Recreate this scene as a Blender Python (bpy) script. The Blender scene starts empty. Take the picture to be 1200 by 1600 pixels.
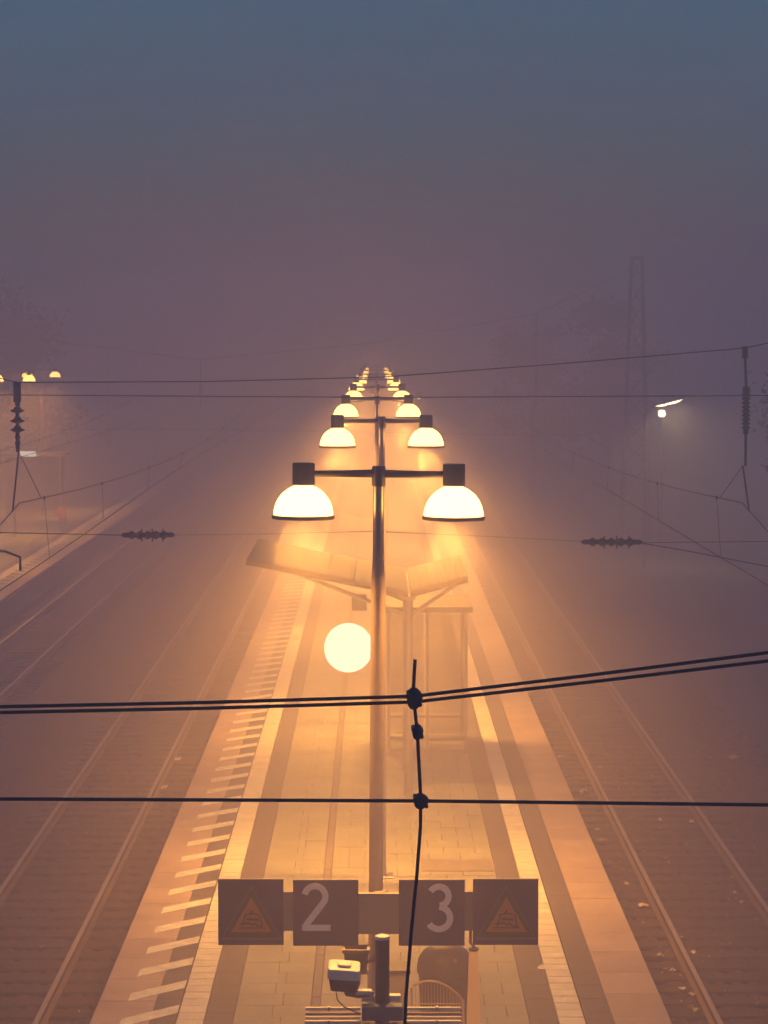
import bpy, math, random
import numpy as np
from mathutils import Vector
R = math.radians
random.seed(7)
rng = np.random.default_rng(11)
scn = bpy.context.scene
col = scn.collection

# ------------------------------------------------------------------ camera
CZ, FPX = 7.5, 3900.0                       # eye height above the platform, focal length in photo pixels (1600 tall)
cam = bpy.data.cameras.new('camera')
cam.sensor_fit = 'VERTICAL'; cam.sensor_height = 36.0; cam.sensor_width = 27.0
cam.lens = 36.0 * FPX / 1600.0
cam.clip_start = 0.1; cam.clip_end = 3000
camo = bpy.data.objects.new('camera', cam); col.objects.link(camo)
camo.location = (0, 0, CZ)
camo.rotation_euler = (R(90) - math.atan(260 / FPX), 0, -math.atan(13 / FPX))
scn.camera = camo

# ------------------------------------------------------------------ sky, sun, exposure
SUN_EL, SUN_ROT = R(3), R(100)
w = bpy.data.worlds.new('World'); scn.world = w; w.use_nodes = True
nt = w.node_tree; nt.nodes.clear()
out = nt.nodes.new('ShaderNodeOutputWorld'); bg = nt.nodes.new('ShaderNodeBackground')
sky = nt.nodes.new('ShaderNodeTexSky'); sky.sky_type = 'NISHITA'; sky.sun_disc = False
sky.sun_elevation = SUN_EL; sky.sun_rotation = SUN_ROT; sky.air_density = 1.0; sky.dust_density = 1.0; sky.ozone_density = 5.0
hs = nt.nodes.new('ShaderNodeHueSaturation'); hs.inputs['Hue'].default_value = 0.493; hs.inputs['Saturation'].default_value = 0.84
nt.links.new(sky.outputs[0], hs.inputs['Color']); nt.links.new(hs.outputs[0], bg.inputs['Color'])
nt.links.new(bg.outputs[0], out.inputs['Surface'])
bg.inputs['Strength'].default_value = 0.108
sun = bpy.data.lights.new('sun', 'SUN'); sun.energy = 0.02; sun.angle = R(25); sun.color = (1, .93, .88)
suno = bpy.data.objects.new('sun', sun); col.objects.link(suno)
suno.rotation_euler = (R(60), 0, R(180) - SUN_ROT)
vs = scn.view_settings
vs.view_transform = 'Standard'; vs.look = 'None'; vs.exposure = 0.92; vs.gamma = 1.0; vs.use_curve_mapping = False
cy = scn.cycles
cy.use_denoising = True
cy.max_bounces = 6; cy.diffuse_bounces = 2; cy.glossy_bounces = 2; cy.transmission_bounces = 4
cy.volume_bounces = 3; cy.transparent_max_bounces = 8
cy.sample_clamp_indirect = 4.0; cy.caustics_reflective = False; cy.caustics_refractive = False

FOG_DENSITY = 0.0200
LAMP_W = 275.0
LAMP_COL = (1.0, 0.435, 0.07)
LAMP_SPREAD, LAMP_TILT = 118, 25

# ------------------------------------------------------------------ materials
def mat(name, colr, rough=.7, metal=0.0, var=0.0, scale=3.0, bump=0.0, bscale=40.0, tint=None, objvar=0.0, spec=.4):
    m = bpy.data.materials.new(name); m.use_nodes = True
    n = m.node_tree.nodes; l = m.node_tree.links; b = n['Principled BSDF']
    b.inputs['Roughness'].default_value = rough; b.inputs['Metallic'].default_value = metal
    b.inputs['Specular IOR Level'].default_value = spec
    b.inputs['Base Color'].default_value = (*colr, 1)
    cur = None
    if var > 0:
        tc = n.new('ShaderNodeNewGeometry')
        nz = n.new('ShaderNodeTexNoise'); nz.inputs['Scale'].default_value = scale; nz.inputs['Detail'].default_value = 6; nz.inputs['Roughness'].default_value = .65
        l.new(tc.outputs['Position'], nz.inputs['Vector'])
        cr = n.new('ShaderNodeValToRGB')
        t = tint or colr
        cr.color_ramp.elements[0].position = .3; cr.color_ramp.elements[1].position = .7
        cr.color_ramp.elements[0].color = (*[c * (1 - var) for c in t], 1)
        cr.color_ramp.elements[1].color = (*[min(1, c * (1 + var)) for c in colr], 1)
        l.new(nz.outputs['Fac'], cr.inputs['Fac']); cur = cr.outputs['Color']
    if objvar > 0:
        oi = n.new('ShaderNodeObjectInfo'); mr = n.new('ShaderNodeMapRange')
        mr.inputs['To Min'].default_value = 1 - objvar; mr.inputs['To Max'].default_value = 1 + objvar
        l.new(oi.outputs['Random'], mr.inputs['Value'])
        hv = n.new('ShaderNodeHueSaturation')
        if cur: l.new(cur, hv.inputs['Color'])
        else: hv.inputs['Color'].default_value = (*colr, 1)
        l.new(mr.outputs['Result'], hv.inputs['Value']); cur = hv.outputs['Color']
    if cur: l.new(cur, b.inputs['Base Color'])
    if bump > 0:
        g = n.new('ShaderNodeNewGeometry')
        nb = n.new('ShaderNodeTexNoise'); nb.inputs['Scale'].default_value = bscale; nb.inputs['Detail'].default_value = 4
        l.new(g.outputs['Position'], nb.inputs['Vector'])
        bp = n.new('ShaderNodeBump'); bp.inputs['Strength'].default_value = bump; bp.inputs['Distance'].default_value = .02
        l.new(nb.outputs['Fac'], bp.inputs['Height']); l.new(bp.outputs['Normal'], b.inputs['Normal'])
    return m
def glow(name, colr, strength):
    m = bpy.data.materials.new(name); m.use_nodes = True
    n = m.node_tree.nodes; l = m.node_tree.links; n.clear()
    o = n.new('ShaderNodeOutputMaterial'); e = n.new('ShaderNodeEmission')
    e.inputs['Color'].default_value = (*colr, 1); e.inputs['Strength'].default_value = strength
    l.new(e.outputs[0], o.inputs['Surface'])
    return m
M = {}
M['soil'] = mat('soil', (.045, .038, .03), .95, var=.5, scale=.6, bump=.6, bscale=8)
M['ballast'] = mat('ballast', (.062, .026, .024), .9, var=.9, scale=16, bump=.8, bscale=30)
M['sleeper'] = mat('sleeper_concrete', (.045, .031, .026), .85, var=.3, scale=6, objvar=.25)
M['rail'] = mat('rail_rust', (.12, .07, .045), .6, .4, var=.3, scale=9)
M['railtop'] = mat('rail_running_face', (.36, .30, .27), .5, .35, var=.15, scale=20)
M['core'] = mat('platform_core', (.10, .085, .075), .9, var=.3, scale=2)
M['joint'] = mat('joint_sand', (.21, .185, .145), .95, var=.2, scale=10)
M['coping'] = mat('coping_concrete', (.45, .335, .275), .75, var=.2, scale=1.7, bump=.2, objvar=.07)
M['dark_tile'] = mat('dark_tile', (.125, .10, .09), .75, var=.15, scale=3, bump=.2)
M['tactile'] = mat('tactile_white', (.76, .71, .58), .7, var=.18, scale=3, objvar=.06)
M['paving'] = mat('paving_concrete', (.31, .295, .225), .72, var=.24, scale=1.1, bump=.2, bscale=60, objvar=.06)
M['patch'] = mat('patch_tile', (.22, .18, .15), .8, var=.25, scale=5)
M['paint'] = mat('hatch_paint', (.80, .76, .64), .7, var=.28, scale=5)
M['pole'] = mat('lamp_pole_metal', (.40, .30, .24), .28, .75, var=.12, scale=8)
M['steel'] = mat('galvanised_steel', (.42, .41, .40), .32, .85, var=.12, scale=8)
M['dark_metal'] = mat('dark_lamp_metal', (.055, .042, .045), .5, .3, var=.2, scale=8)
M['rim'] = mat('lamp_rim', (.5, .32, .2), .5, .2)
M['wire'] = mat('wire_dark', (.018, .014, .018), .6, .2)
M['insul'] = mat('insulator_dark', (.03, .022, .026), .45)
M['sign_blue'] = mat('sign_blue', (.02, .018, .10), .55, var=.06, scale=5)
M['sign_edge'] = mat('sign_edge', (.30, .27, .27), .5, .3)
M['sign_grey'] = mat('sign_backplate', (.24, .21, .22), .6, .2, var=.1)
M['sign_white'] = mat('sign_white', (.88, .86, .85), .6)
M['sign_yellow'] = mat('sign_yellow', (.46, .17, .03), .6, var=.08, scale=20)
M['sign_black'] = mat('sign_black', (.018, .014, .016), .6)
M['sign_line'] = mat('sign_line', (.2, .15, .2), .6)
M['white_plastic'] = mat('white_plastic', (.74, .71, .66), .45, var=.06)
M['grey_box'] = mat('grey_cabinet', (.22, .18, .15), .6, var=.15)
M['dark_box'] = mat('dark_bin', (.05, .034, .032), .5, var=.2)
M['blue_box'] = mat('blue_box', (.07, .085, .14), .5)
M['mesh_wire'] = mat('bench_wire', (.36, .27, .19), .45, .5)
M['roof'] = mat('roof_sheet', (.12, .09, .07), .6, .2, var=.2, scale=2)
M['frame'] = mat('shelter_frame', (.45, .36, .28), .5, .4)
M['bark'] = mat('bark', (.035, .028, .024), .9, var=.3)
M['leaf_dark'] = mat('leaf_dark', (.045, .042, .022), .8, var=.4, scale=2)
M['leaf_pale'] = mat('leaf_pale', (.55, .44, .30), .8, objvar=.35)
M['paper'] = mat('paper_scrap', (.78, .72, .62), .8, objvar=.2)
M['orange_sign'] = mat('orange_sign', (.66, .25, .10), .6)
g = bpy.data.materials.new('shelter_glass'); g.use_nodes = True
b = g.node_tree.nodes['Principled BSDF']; b.inputs['Base Color'].default_value = (.34, .27, .2, 1); b.inputs['Alpha'].default_value = .3; b.inputs['Roughness'].default_value = .2
M['glass'] = g
M['dome'] = glow('lamp_dome_glow', (1.0, .52, .10), 7)
M['clock'] = glow('clock_face_glow', (1.0, .86, .58), 1.05)
M['clock_mark'] = glow('clock_mark', (1.0, .82, .50), .75)
M['street_glow'] = glow('street_glow', (1.0, .84, .45), 9.0)
M['strip_glow'] = glow('strip_glow', (1.0, .88, .66), 1.6)
M['tiny_glow'] = glow('tiny_glow', (1.0, .86, .62), 2.0)

# ------------------------------------------------------------------ mesh helpers
class MB:
    def __init__(s): s.v = []; s.f = []
    def add(s, vs_, fs_):
        o = len(s.v); s.v += [tuple(p) for p in vs_]; s.f += [tuple(i + o for i in q) for q in fs_]; return s
    def box(s, x0, x1, y0, y1, z0, z1, bev=0.0):
        if bev <= 0:
            return s.add([(x0,y0,z0),(x1,y0,z0),(x1,y1,z0),(x0,y1,z0),(x0,y0,z1),(x1,y0,z1),(x1,y1,z1),(x0,y1,z1)],
                         [(3,2,1,0),(4,5,6,7),(0,1,5,4),(1,2,6,5),(2,3,7,6),(3,0,4,7)])
        b_ = bev                                      # chamfered top edge
        return s.add([(x0,y0,z0),(x1,y0,z0),(x1,y1,z0),(x0,y1,z0),(x0,y0,z1-b_),(x1,y0,z1-b_),(x1,y1,z1-b_),(x0,y1,z1-b_),
                      (x0+b_,y0+b_,z1),(x1-b_,y0+b_,z1),(x1-b_,y1-b_,z1),(x0+b_,y1-b_,z1)],
                     [(3,2,1,0),(0,1,5,4),(1,2,6,5),(2,3,7,6),(3,0,4,7),(4,5,9,8),(5,6,10,9),(6,7,11,10),(7,4,8,11),(8,9,10,11)])
    def tube(s, pts, r, n=8, cap=True):
        pts = [Vector(p) for p in pts]; rs = r if isinstance(r, (list, tuple)) else [r] * len(pts)
        rings = []; ref = None
        for i, p in enumerate(pts):
            d = (pts[min(i+1, len(pts)-1)] - pts[max(i-1, 0)]).normalized()
            if ref is None:
                ref = Vector((0,0,1)) if abs(d.z) < .9 else Vector((1,0,0))
            a = d.cross(ref).normalized(); c = a.cross(d).normalized(); ref = c
            rings.append([p + (a*math.cos(2*math.pi*k/n) + c*math.sin(2*math.pi*k/n))*rs[i] for k in range(n)])
        vs_ = [q for rg in rings for q in rg]; fs_ = []
        for i in range(len(pts)-1):
            for k in range(n):
                k2 = (k+1) % n
                fs_.append((i*n+k, (i+1)*n+k, (i+1)*n+k2, i*n+k2))
        if cap:
            fs_.append(tuple(range(n))); fs_.append(tuple((len(pts)-1)*n + k for k in reversed(range(n))))
        return s.add(vs_, fs_)
    def lathe(s, prof, n=24, c=(0,0,0), cap=True, axis='z'):
        vs_ = []
        for r_, z_ in prof:
            for k in range(n):
                a = 2*math.pi*k/n
                if axis == 'z': p = (c[0]+r_*math.cos(a), c[1]+r_*math.sin(a), c[2]+z_)
                elif axis == 'x': p = (c[0]+z_, c[1]+r_*math.cos(a), c[2]+r_*math.sin(a))
                else: p = (c[0]+r_*math.sin(a), c[1]+z_, c[2]+r_*math.cos(a))
                vs_.append(p)
        fs_ = []
        for i in range(len(prof)-1):
            for k in range(n):
                k2 = (k+1) % n; fs_.append((i*n+k, i*n+k2, (i+1)*n+k2, (i+1)*n+k))
        if cap:
            fs_.append(tuple(reversed(range(n)))); fs_.append(tuple((len(prof)-1)*n+k for k in range(n)))
        return s.add(vs_, fs_)
    def prism(s, poly, y0, y1):                       # polygon in x,z pushed from y0 to y1
        n = len(poly)
        return s.add([(x, y0, z) for x, z in poly] + [(x, y1, z) for x, z in poly],
                     [tuple(range(n)), tuple(reversed(range(n, 2*n)))] + [(i, i+n, (i+1) % n + n, (i+1) % n) for i in range(n)])
    def ribbon(s, pts, wid, y0, y1):                  # a stroke in x,z with thickness in y
        L = []; Rr = []
        for i, (x, z) in enumerate(pts):
            a = pts[max(i-1, 0)]; c = pts[min(i+1, len(pts)-1)]
            dx, dz = c[0]-a[0], c[1]-a[1]; q = math.hypot(dx, dz) or 1
            L.append((x - dz/q*wid/2, z + dx/q*wid/2)); Rr.append((x + dz/q*wid/2, z - dx/q*wid/2))
        n = len(pts); vs_ = []
        for y in (y0, y1):
            vs_ += [(p[0], y, p[1]) for p in L] + [(p[0], y, p[1]) for p in Rr]
        fs_ = []
        for i in range(n-1):
            fs_ += [(i, n+i, n+i+1, i+1), (2*n+i+1, 3*n+i+1, 3*n+i, 2*n+i), (i+1, 2*n+i+1, 2*n+i, i), (n+i, 3*n+i, 3*n+i+1, n+i+1)]
        fs_ += [(0, 2*n, 3*n, n), (n-1, 2*n-1, 4*n-1, 3*n-1)]
        return s.add(vs_, fs_)
    def mesh(s, name, m, smooth=False):
        me = bpy.data.meshes.new(name); me.from_pydata(s.v, [], s.f); me.update()
        if m is not None: me.materials.append(M[m] if isinstance(m, str) else m)
        if smooth:
            me.polygons.foreach_set('use_smooth', [True]*len(me.polygons)); me.set_sharp_from_angle(angle=R(40))
        return me
    def build(s, name, m, parent=None, loc=None, smooth=False):
        return link(name, s.mesh(name, m, smooth), parent, loc)
def link(name, me, parent=None, loc=None):
    o = bpy.data.objects.new(name, me); col.objects.link(o)
    if loc is not None: o.location = loc
    if parent is not None: o.parent = parent
    return o
def tag(o, label=None, cat=None, group=None, kind=None):
    if label: o['label'] = label
    if cat: o['category'] = cat
    if group: o['group'] = group
    if kind: o['kind'] = kind
    return o
def empty(name, loc=(0,0,0), rz=0.0):
    o = bpy.data.objects.new(name, None); col.objects.link(o); o.location = loc; o.rotation_euler = (0,0,rz)
    o.empty_display_size = .2
    return o
def copy_tree(o, parent=None):
    c = o.copy(); col.objects.link(c); c.parent = parent
    for ch in list(o.children): copy_tree(ch, c)
    return c
def B(*a): return MB().box(*a)

# ------------------------------------------------------------------ ground
G = 420
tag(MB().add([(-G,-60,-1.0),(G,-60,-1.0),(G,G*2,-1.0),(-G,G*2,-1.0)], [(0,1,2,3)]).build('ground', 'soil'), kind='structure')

def bed(name, x0, x1, y0, y1, step, top, label):
    nx = int((x1-x0)/step)+1; ny = int((y1-y0)/step)+1
    xs = np.linspace(x0, x1, nx); ys = np.linspace(y0, y1, ny)
    X, Y = np.meshgrid(xs, ys)
    X = X + rng.uniform(-.4, .4, X.shape)*step; Y = Y + rng.uniform(-.4, .4, Y.shape)*step
    Z = top + rng.uniform(-.5, .5, X.shape)*min(.065, step*.8)
    X[:, 0] = x0; X[:, -1] = x1
    v = np.stack([X, Y, Z], -1).reshape(-1, 3)
    i = np.arange(nx-1)[None, :] + np.arange(ny-1)[:, None]*nx
    f = np.stack([i, i+1, i+nx+1, i+nx], -1).reshape(-1, 4)
    me = bpy.data.meshes.new(name)
    me.vertices.add(len(v)); me.vertices.foreach_set('co', v.ravel().astype(np.float32))
    me.loops.add(f.size); me.loops.foreach_set('vertex_index', f.ravel().astype(np.int32))
    me.polygons.add(len(f)); me.polygons.foreach_set('loop_start', np.arange(0, f.size, 4, dtype=np.int32))
    me.update(calc_edges=True); me.materials.append(M['ballast'])
    return tag(link(name, me), label, 'ballast', kind='stuff')
PL, PR = -3.18, 3.29                        # edges of the central platform
LP = -11.08                                 # edge of the platform on the left
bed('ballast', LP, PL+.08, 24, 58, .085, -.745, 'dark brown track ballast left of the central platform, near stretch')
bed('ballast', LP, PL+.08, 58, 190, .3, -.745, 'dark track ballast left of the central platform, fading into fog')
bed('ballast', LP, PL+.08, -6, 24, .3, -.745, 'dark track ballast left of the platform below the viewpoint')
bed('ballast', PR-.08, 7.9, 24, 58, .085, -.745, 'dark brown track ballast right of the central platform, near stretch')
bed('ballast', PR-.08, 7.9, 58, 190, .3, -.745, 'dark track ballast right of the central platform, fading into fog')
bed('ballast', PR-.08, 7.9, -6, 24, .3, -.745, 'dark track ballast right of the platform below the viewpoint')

# ------------------------------------------------------------------ tracks
RT = -.55
def rail_mesh(y0, y1):
    pf = [(-.07,-.155),(.07,-.155),(.07,-.135),(.012,-.115),(.012,-.04),(.036,-.03),(.036,-.004),(-.036,-.004),(-.036,-.03),(-.012,-.04),(-.012,-.115),(-.07,-.135)]
    return MB().prism(pf, y0, y1)
rm = rail_mesh(-5, 190).mesh('rail', 'rail')
rtop = B(-.03, .03, -5, 190, -.004, 0.0).mesh('running_face', 'railtop')
slp = MB().box(-1.3, 1.3, -.13, .13, -.21, 0, .03).mesh('sleeper', 'sleeper')
far_sl = MB()
for k in range(140): far_sl.box(-1.3, 1.3, 102+k*.6-.13, 102+k*.6+.13, -.371, -.161)
far_sl = far_sl.mesh('far_sleepers', 'sleeper')
near_sl = MB()
for k in range(40): near_sl.box(-1.3, 1.3, -2+k*.6-.13, -2+k*.6+.13, -.371, -.161)
near_sl = near_sl.mesh('near_sleepers', 'sleeper')
def track(x, label):
    t = empty('railway_track', (x, 0, RT)); tag(t, label, 'track', 'railway tracks beside the platforms')
    for sgn in (-1, 1):
        r_ = link('rail', rm, t, (sgn*.7535, 0, 0)); link('running_face', rtop, r_)
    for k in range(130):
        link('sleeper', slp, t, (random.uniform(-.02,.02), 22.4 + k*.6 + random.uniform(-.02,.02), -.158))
    tag(link('far_sleepers', far_sl, t), kind='stuff'); tag(link('under_bridge_sleepers', near_sl, t), kind='stuff')
track(-4.81, 'track running along the left edge of the central platform')
track(-9.43, 'leftmost track, running along the far left platform edge')
track(4.86, 'track running along the right edge of the central platform, littered with leaves')

# ------------------------------------------------------------------ central platform
pf_y0, pf_y1 = 4.0, 172.0
plat = MB().box(PL+.12, PR-.12, pf_y0, pf_y1, -1.0, -.055).build('platform', 'joint')
tag(plat, kind='structure')
B(PL+.04, PL+.118, pf_y0, pf_y1, -1.0, -.16).build('side_wall', 'core', plat)
B(PR-.118, PR-.04, pf_y0, pf_y1, -1.0, -.16).build('side_wall', 'core', plat)
def strip_tiles(name, m, x0, x1, ystart, length, n_parts, y_from, y_to, gap=.008, z=0.0, thick=.054, rest='rest'):
    """a row of slabs along the platform: the near ones singly, the others joined"""
    me = MB().box(x0+gap/2, x1-gap/2, gap/2, length-gap/2, -thick, 0, .004).mesh(name, m)
    k0 = int(math.floor((y_from-ystart)/length)); k1 = int((y_to-ystart)/length)
    far = MB(); cnt = 0
    for k in range(k0, k1):
        y = ystart + k*length
        if y+length > 25.5 and cnt < n_parts:
            link(name, me, plat, (0, y, z + random.uniform(-.0015, .0015))); cnt += 1
        else:
            far.box(x0+gap/2, x1-gap/2, y+gap/2, y+length-gap/2, z-thick, z)
    tag(far.build(rest, m, plat), kind='stuff')
# coping, dark band, tactile band, dark band on both sides
strip_tiles('coping_slab', 'coping', PL, PL+.66, 25.2, 1.0, 60, pf_y0, pf_y1, rest='distant_coping')
strip_tiles('coping_slab', 'coping', PR-.64, PR, 25.5, 1.0, 60, pf_y0, pf_y1, rest='distant_coping')
strip_tiles('tactile_tile', 'tactile', PL+.95, PL+1.27, 25.3, .3, 100, pf_y0, pf_y1, rest='distant_tactile_tiles', gap=.022)
strip_tiles('tactile_tile', 'tactile', PR-1.26, PR-.95, 25.4, .3, 100, pf_y0, pf_y1, rest='distant_tactile_tiles', gap=.022)
strip_tiles('dark_tile', 'dark_tile', PL+.66, PL+.95, 25.3, .6, 50, pf_y0, pf_y1, rest='distant_dark_tiles', gap=.004)
strip_tiles('dark_tile', 'dark_tile', PL+1.27, PL+1.59, 25.3, .6, 50, pf_y0, pf_y1, rest='distant_dark_tiles', gap=.004)
strip_tiles('dark_tile', 'dark_tile', PR-.95, PR-.64, 25.3, .6, 50, pf_y0, pf_y1, rest='distant_dark_tiles', gap=.004)
strip_tiles('dark_tile', 'dark_tile', PR-1.58, PR-1.26, 25.3, .6, 50, pf_y0, pf_y1, rest='distant_dark_tiles', gap=.004)
# paving field
px0, px1 = PL+1.59, PR-1.58
DR0, DR1 = -.74, -.63                       # drain channel
cols_a = [px0, -1.17, DR0]
nr = 5; wr = (px1-DR1)/nr
tiles = []
rowL = .5
k = 0; y = pf_y0
while y < pf_y1:
    off = wr*.5*(k % 2)
    edges = [px0, px0 + (DR0-px0)*(.5 if k % 2 else .62), DR0]
    for a_, b_ in zip(edges[:-1], edges[1:]): tiles.append((a_, b_, y))
    xs_ = [DR1] + [DR1 + off + i*wr for i in range(1 if off == 0 else 0, nr+1)] + [px1]
    xs_ = sorted(set(round(q, 4) for q in xs_ if DR1-1e-6 <= q <= px1+1e-6))
    for a_, b_ in zip(xs_[:-1], xs_[1:]):
        if b_-a_ > .03: tiles.append((a_, b_, y))
    y += rowL; k += 1
cache = {}; far = MB(); cnt = 0
for a_, b_, y in tiles:
    if y > 25.8 and cnt < 300:
        wkey = round(b_-a_, 3)
        if wkey not in cache: cache[wkey] = MB().box(.003, wkey-.003, .003, rowL-.003, -.054, 0, .002).mesh('paving_tile', 'paving')
        link('paving_tile', cache[wkey], plat, (a_, y, random.uniform(-.002, .002))); cnt += 1
    else: far.box(a_+.004, b_-.004, y+.004, y+rowL-.004, -.054, 0)
tag(far.build('distant_paving', 'paving', plat), kind='stuff')
strip_tiles('drain_grate', 'patch', DR0, DR1, 25.4, 1.0, 40, pf_y0, pf_y1, rest='distant_drain', gap=.01, z=-.006, thick=.045)
# hatched warning stripes on the left edge
def stripe_mesh(x0, x1, dy, wy, shear):
    return MB().add([(x0,0,0),(x1,shear,0),(x1,shear+wy,0),(x0,wy,0),(x0,0,-.003),(x1,shear,-.003),(x1,shear+wy,-.003),(x0,wy,-.003)],
                    [(0,1,2,3),(0,4,5,1),(1,5,6,2),(2,6,7,3),(3,7,4,0)])
st = stripe_mesh(PL+.34, PL+.945, 0, .35, .6).mesh('hatch_stripe', 'paint')
y = 28.02 - .6 - .35 - 1.106*3
while y < 150:
    link('hatch_stripe', st, plat, (0, y, .0055)); y += 1.106
# cross fields of tactile / patched paving
B(.66, px1-.02, 35.25, 36.05, .004, .009).build('attention_field', 'patch', plat)
B(.3, px1-.02, 46.0, 46.9, .004, .009).build('attention_field', 'tactile', plat)
B(.5, px1-.02, 47.2, 49.0, .004, .009).build('attention_field', 'patch', plat)

# ------------------------------------------------------------------ left platform
lp0, lp1 = LP-6.9, LP
lplat = MB().box(lp0+.1, lp1-.12, 40, 172, -1.0, -.055).build('platform', 'paving'); tag(lplat, kind='structure')
B(lp1-.118, lp1-.04, 40, 172, -1.0, -.16).build('side_wall', 'core', lplat)
for (a_, b_, m_, n_) in ((lp1-.66, lp1, 'coping', 'coping_strip'), (lp1-.95, lp1-.66, 'dark_tile', 'dark_strip'), (lp1-1.27, lp1-.95, 'tactile', 'tactile_strip'),
                     (lp1-1.59, lp1-1.27, 'dark_tile', 'dark_strip'), (lp0+.1, lp1-1.59, 'paving', 'paving_field')):
    B(a_+.003, b_-.003, 40, 172, -.054, 0).build(n_, m_, lplat)
st2 = stripe_mesh(lp1-.945, lp1-.34, 0, .35, -.6).mesh('hatch_stripe', 'paint')
for k in range(75): link('hatch_stripe', st2, lplat, (0, 62.5 + k*1.106, .0055))

# ------------------------------------------------------------------ lamp posts
ARM_Z, HALF = 6.447, .6185
def lamp_light(parent, loc, power=1.0):     # two-way optic: the beam is stretched along the platform
    for sg_ in (-1, 1):
        l = bpy.data.lights.new('lamp_light', 'AREA'); l.shape = 'DISK'; l.size = .34; l.energy = LAMP_W*power*.5; l.color = LAMP_COL; l.spread = R(LAMP_SPREAD)
        o = bpy.data.objects.new('lamp_light', l); col.objects.link(o); o.parent = parent; o.location = (loc[0], loc[1]+sg_*.02, loc[2]-.11)
        o.rotation_euler = (sg_*R(LAMP_TILT), 0, 0)
dome_prof = [(.245*math.cos(a), .25*math.sin(a)) for a in [R(d) for d in (0, 8, 16, 25, 34, 43, 52, 60, 68, 73)]]
LP_MESH = {}
def post_meshes():
    d = {}
    d['pole'] = MB().lathe([(.085,0),(.085,.03),(.060,.06),(.058,5.55),(.046,5.75),(.044,ARM_Z+.05),(.03,ARM_Z+.06)], 20).mesh('pole', 'pole', True)
    d['base_plate'] = MB().box(-.16,.16,-.16,.16,.002,.03,.006).mesh('base_plate', 'steel')
    d['arm'] = MB().tube([(-HALF+.08,0,ARM_Z),(-.3,0,ARM_Z),(0,0,ARM_Z+.004),(.3,0,ARM_Z),(HALF-.08,0,ARM_Z)], [.026,.029,.034,.029,.026], 12).mesh('arm', 'dark_metal', True)
    d['collar'] = MB().lathe([(.05,-.10),(.056,-.09),(.056,.055),(.05,.065)], 16).mesh('collar', 'dark_metal', True)
    d['head_housing'] = MB().lathe([(.086,-.09),(.092,-.085),(.092,.085),(.086,.092),(.02,.095)], 24).mesh('head_housing', 'dark_metal', True)
    d['dome'] = MB().lathe(dome_prof, 32, cap=False).mesh('dome', 'dome', True)
    d['rim'] = MB().lathe([(.236,-.030),(.258,-.030),(.258,0.0),(.236,0.004),(.236,-.03)], 32, cap=False).mesh('rim', 'rim', True)
    return d
LPM = post_meshes()
def lamp_post(x, y, label, group, z=0.0, tilt=0.0, power=1.0):
    t = empty('lamp_post', (x, y, z)); t.rotation_euler = (0, tilt, 0); tag(t, label, 'lamp post', group)
    for n_ in ('base_plate', 'pole', 'arm'): link(n_, LPM[n_], t)
    link('collar', LPM['collar'], t, (0, 0, ARM_Z))
    for sgn in (-1, 1):
        h = link('lamp_head', LPM['head_housing'], t, (sgn*HALF, 0, ARM_Z-.005))
        link('dome', LPM['dome'], h, (0, 0, -.335))
        link('rim', LPM['rim'], h, (0, 0, -.337))
        lamp_light(h, (0, 0, -.345), power)
    return t
ordn = ['nearest', 'second', 'third', 'fourth', 'fifth', 'sixth', 'seventh', 'eighth', 'ninth']
jx = [-.02, .085, .03, .05, .02, .05, .03, .04, .03]
for i in range(9):
    lab = ('nearest twin-dome lamp post, the one carrying the number signs' if i == 0 else
           'second twin-dome lamp post from the viewer, the glowing clock beside it' if i == 1 else
           f'{ordn[i]} twin-dome lamp post from the viewer in the central row')
    lamp_post(jx[i], 20.5 + 14.4*i, lab, 'lamp posts in a row down the central platform', tilt=R(.4) if i == 0 else 0, power=(.58, 1.08, 1.1, 1.0, .95, 1.05, 1.0, .97, 1.0)[i])
for i, (x, y, lab) in enumerate([(-14.4, 70, 'lamp post on the left platform out of sight beyond the left edge, nearest the viewer'),
                     (-14.4, 84, 'lamp post on the left platform just beyond the left edge of view'),
                     (-14.2, 98, 'lamp post on the left platform, leftmost of those in view'),
                     (-14.85, 111, 'lamp post on the left platform, right of the leftmost one in view'),
]):
    lamp_post(x, y, lab, 'lamp posts on the left platform')

# ------------------------------------------------------------------ number signs on the nearest post
SY = 20.34
S = FPX/SY
PITCH = math.atan(260/FPX)
def wx(px, Y, py=700):                      # place across the line, for a thing at distance Y
    v = (py-800)/FPX
    return Y*((px-600)/FPX/(math.cos(PITCH)-v*math.sin(PITCH)) + 13/FPX)
def wz(py, Y): return CZ - Y*math.tan(math.atan((py-800)/FPX)+PITCH)
sg = empty('platform_sign', (0.025, SY, 0)); tag(sg, 'row of dark blue number and warning signs mounted on the nearest lamp post', 'sign')
ox = .025
def sx(px): return wx(px, SY, 1425)-ox
zt, zb = wz(1374, SY), wz(1476, SY)
B(sx(444)-.02, sx(457)+.02, .012, .03, wz(1455, SY), wz(1394, SY)).build('back_plate', 'sign_grey', sg)
B(sx(727)-.02, sx(739)+.02, .012, .03, wz(1455, SY), wz(1394, SY)).build('back_plate', 'sign_grey', sg)
br = MB().box(sx(559)-.02, sx(624)+.02, .012, .06, wz(1460, SY), wz(1397, SY)).build('bracket', 'sign_grey', sg)
MB().lathe([(.066,0),(.074,.004),(.074,.026),(.066,.03)], 20, (0, .16, wz(1397, SY)-.03)).build('clamp_band', 'sign_grey', br)
MB().lathe([(.066,0),(.074,.004),(.074,.026),(.066,.03)], 20, (0, .16, wz(1460, SY))).build('clamp_band', 'sign_grey', br)
B(-.05, .05, .062, .12, wz(1450, SY), wz(1406, SY)).build('stand_off', 'sign_grey', br)
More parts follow.
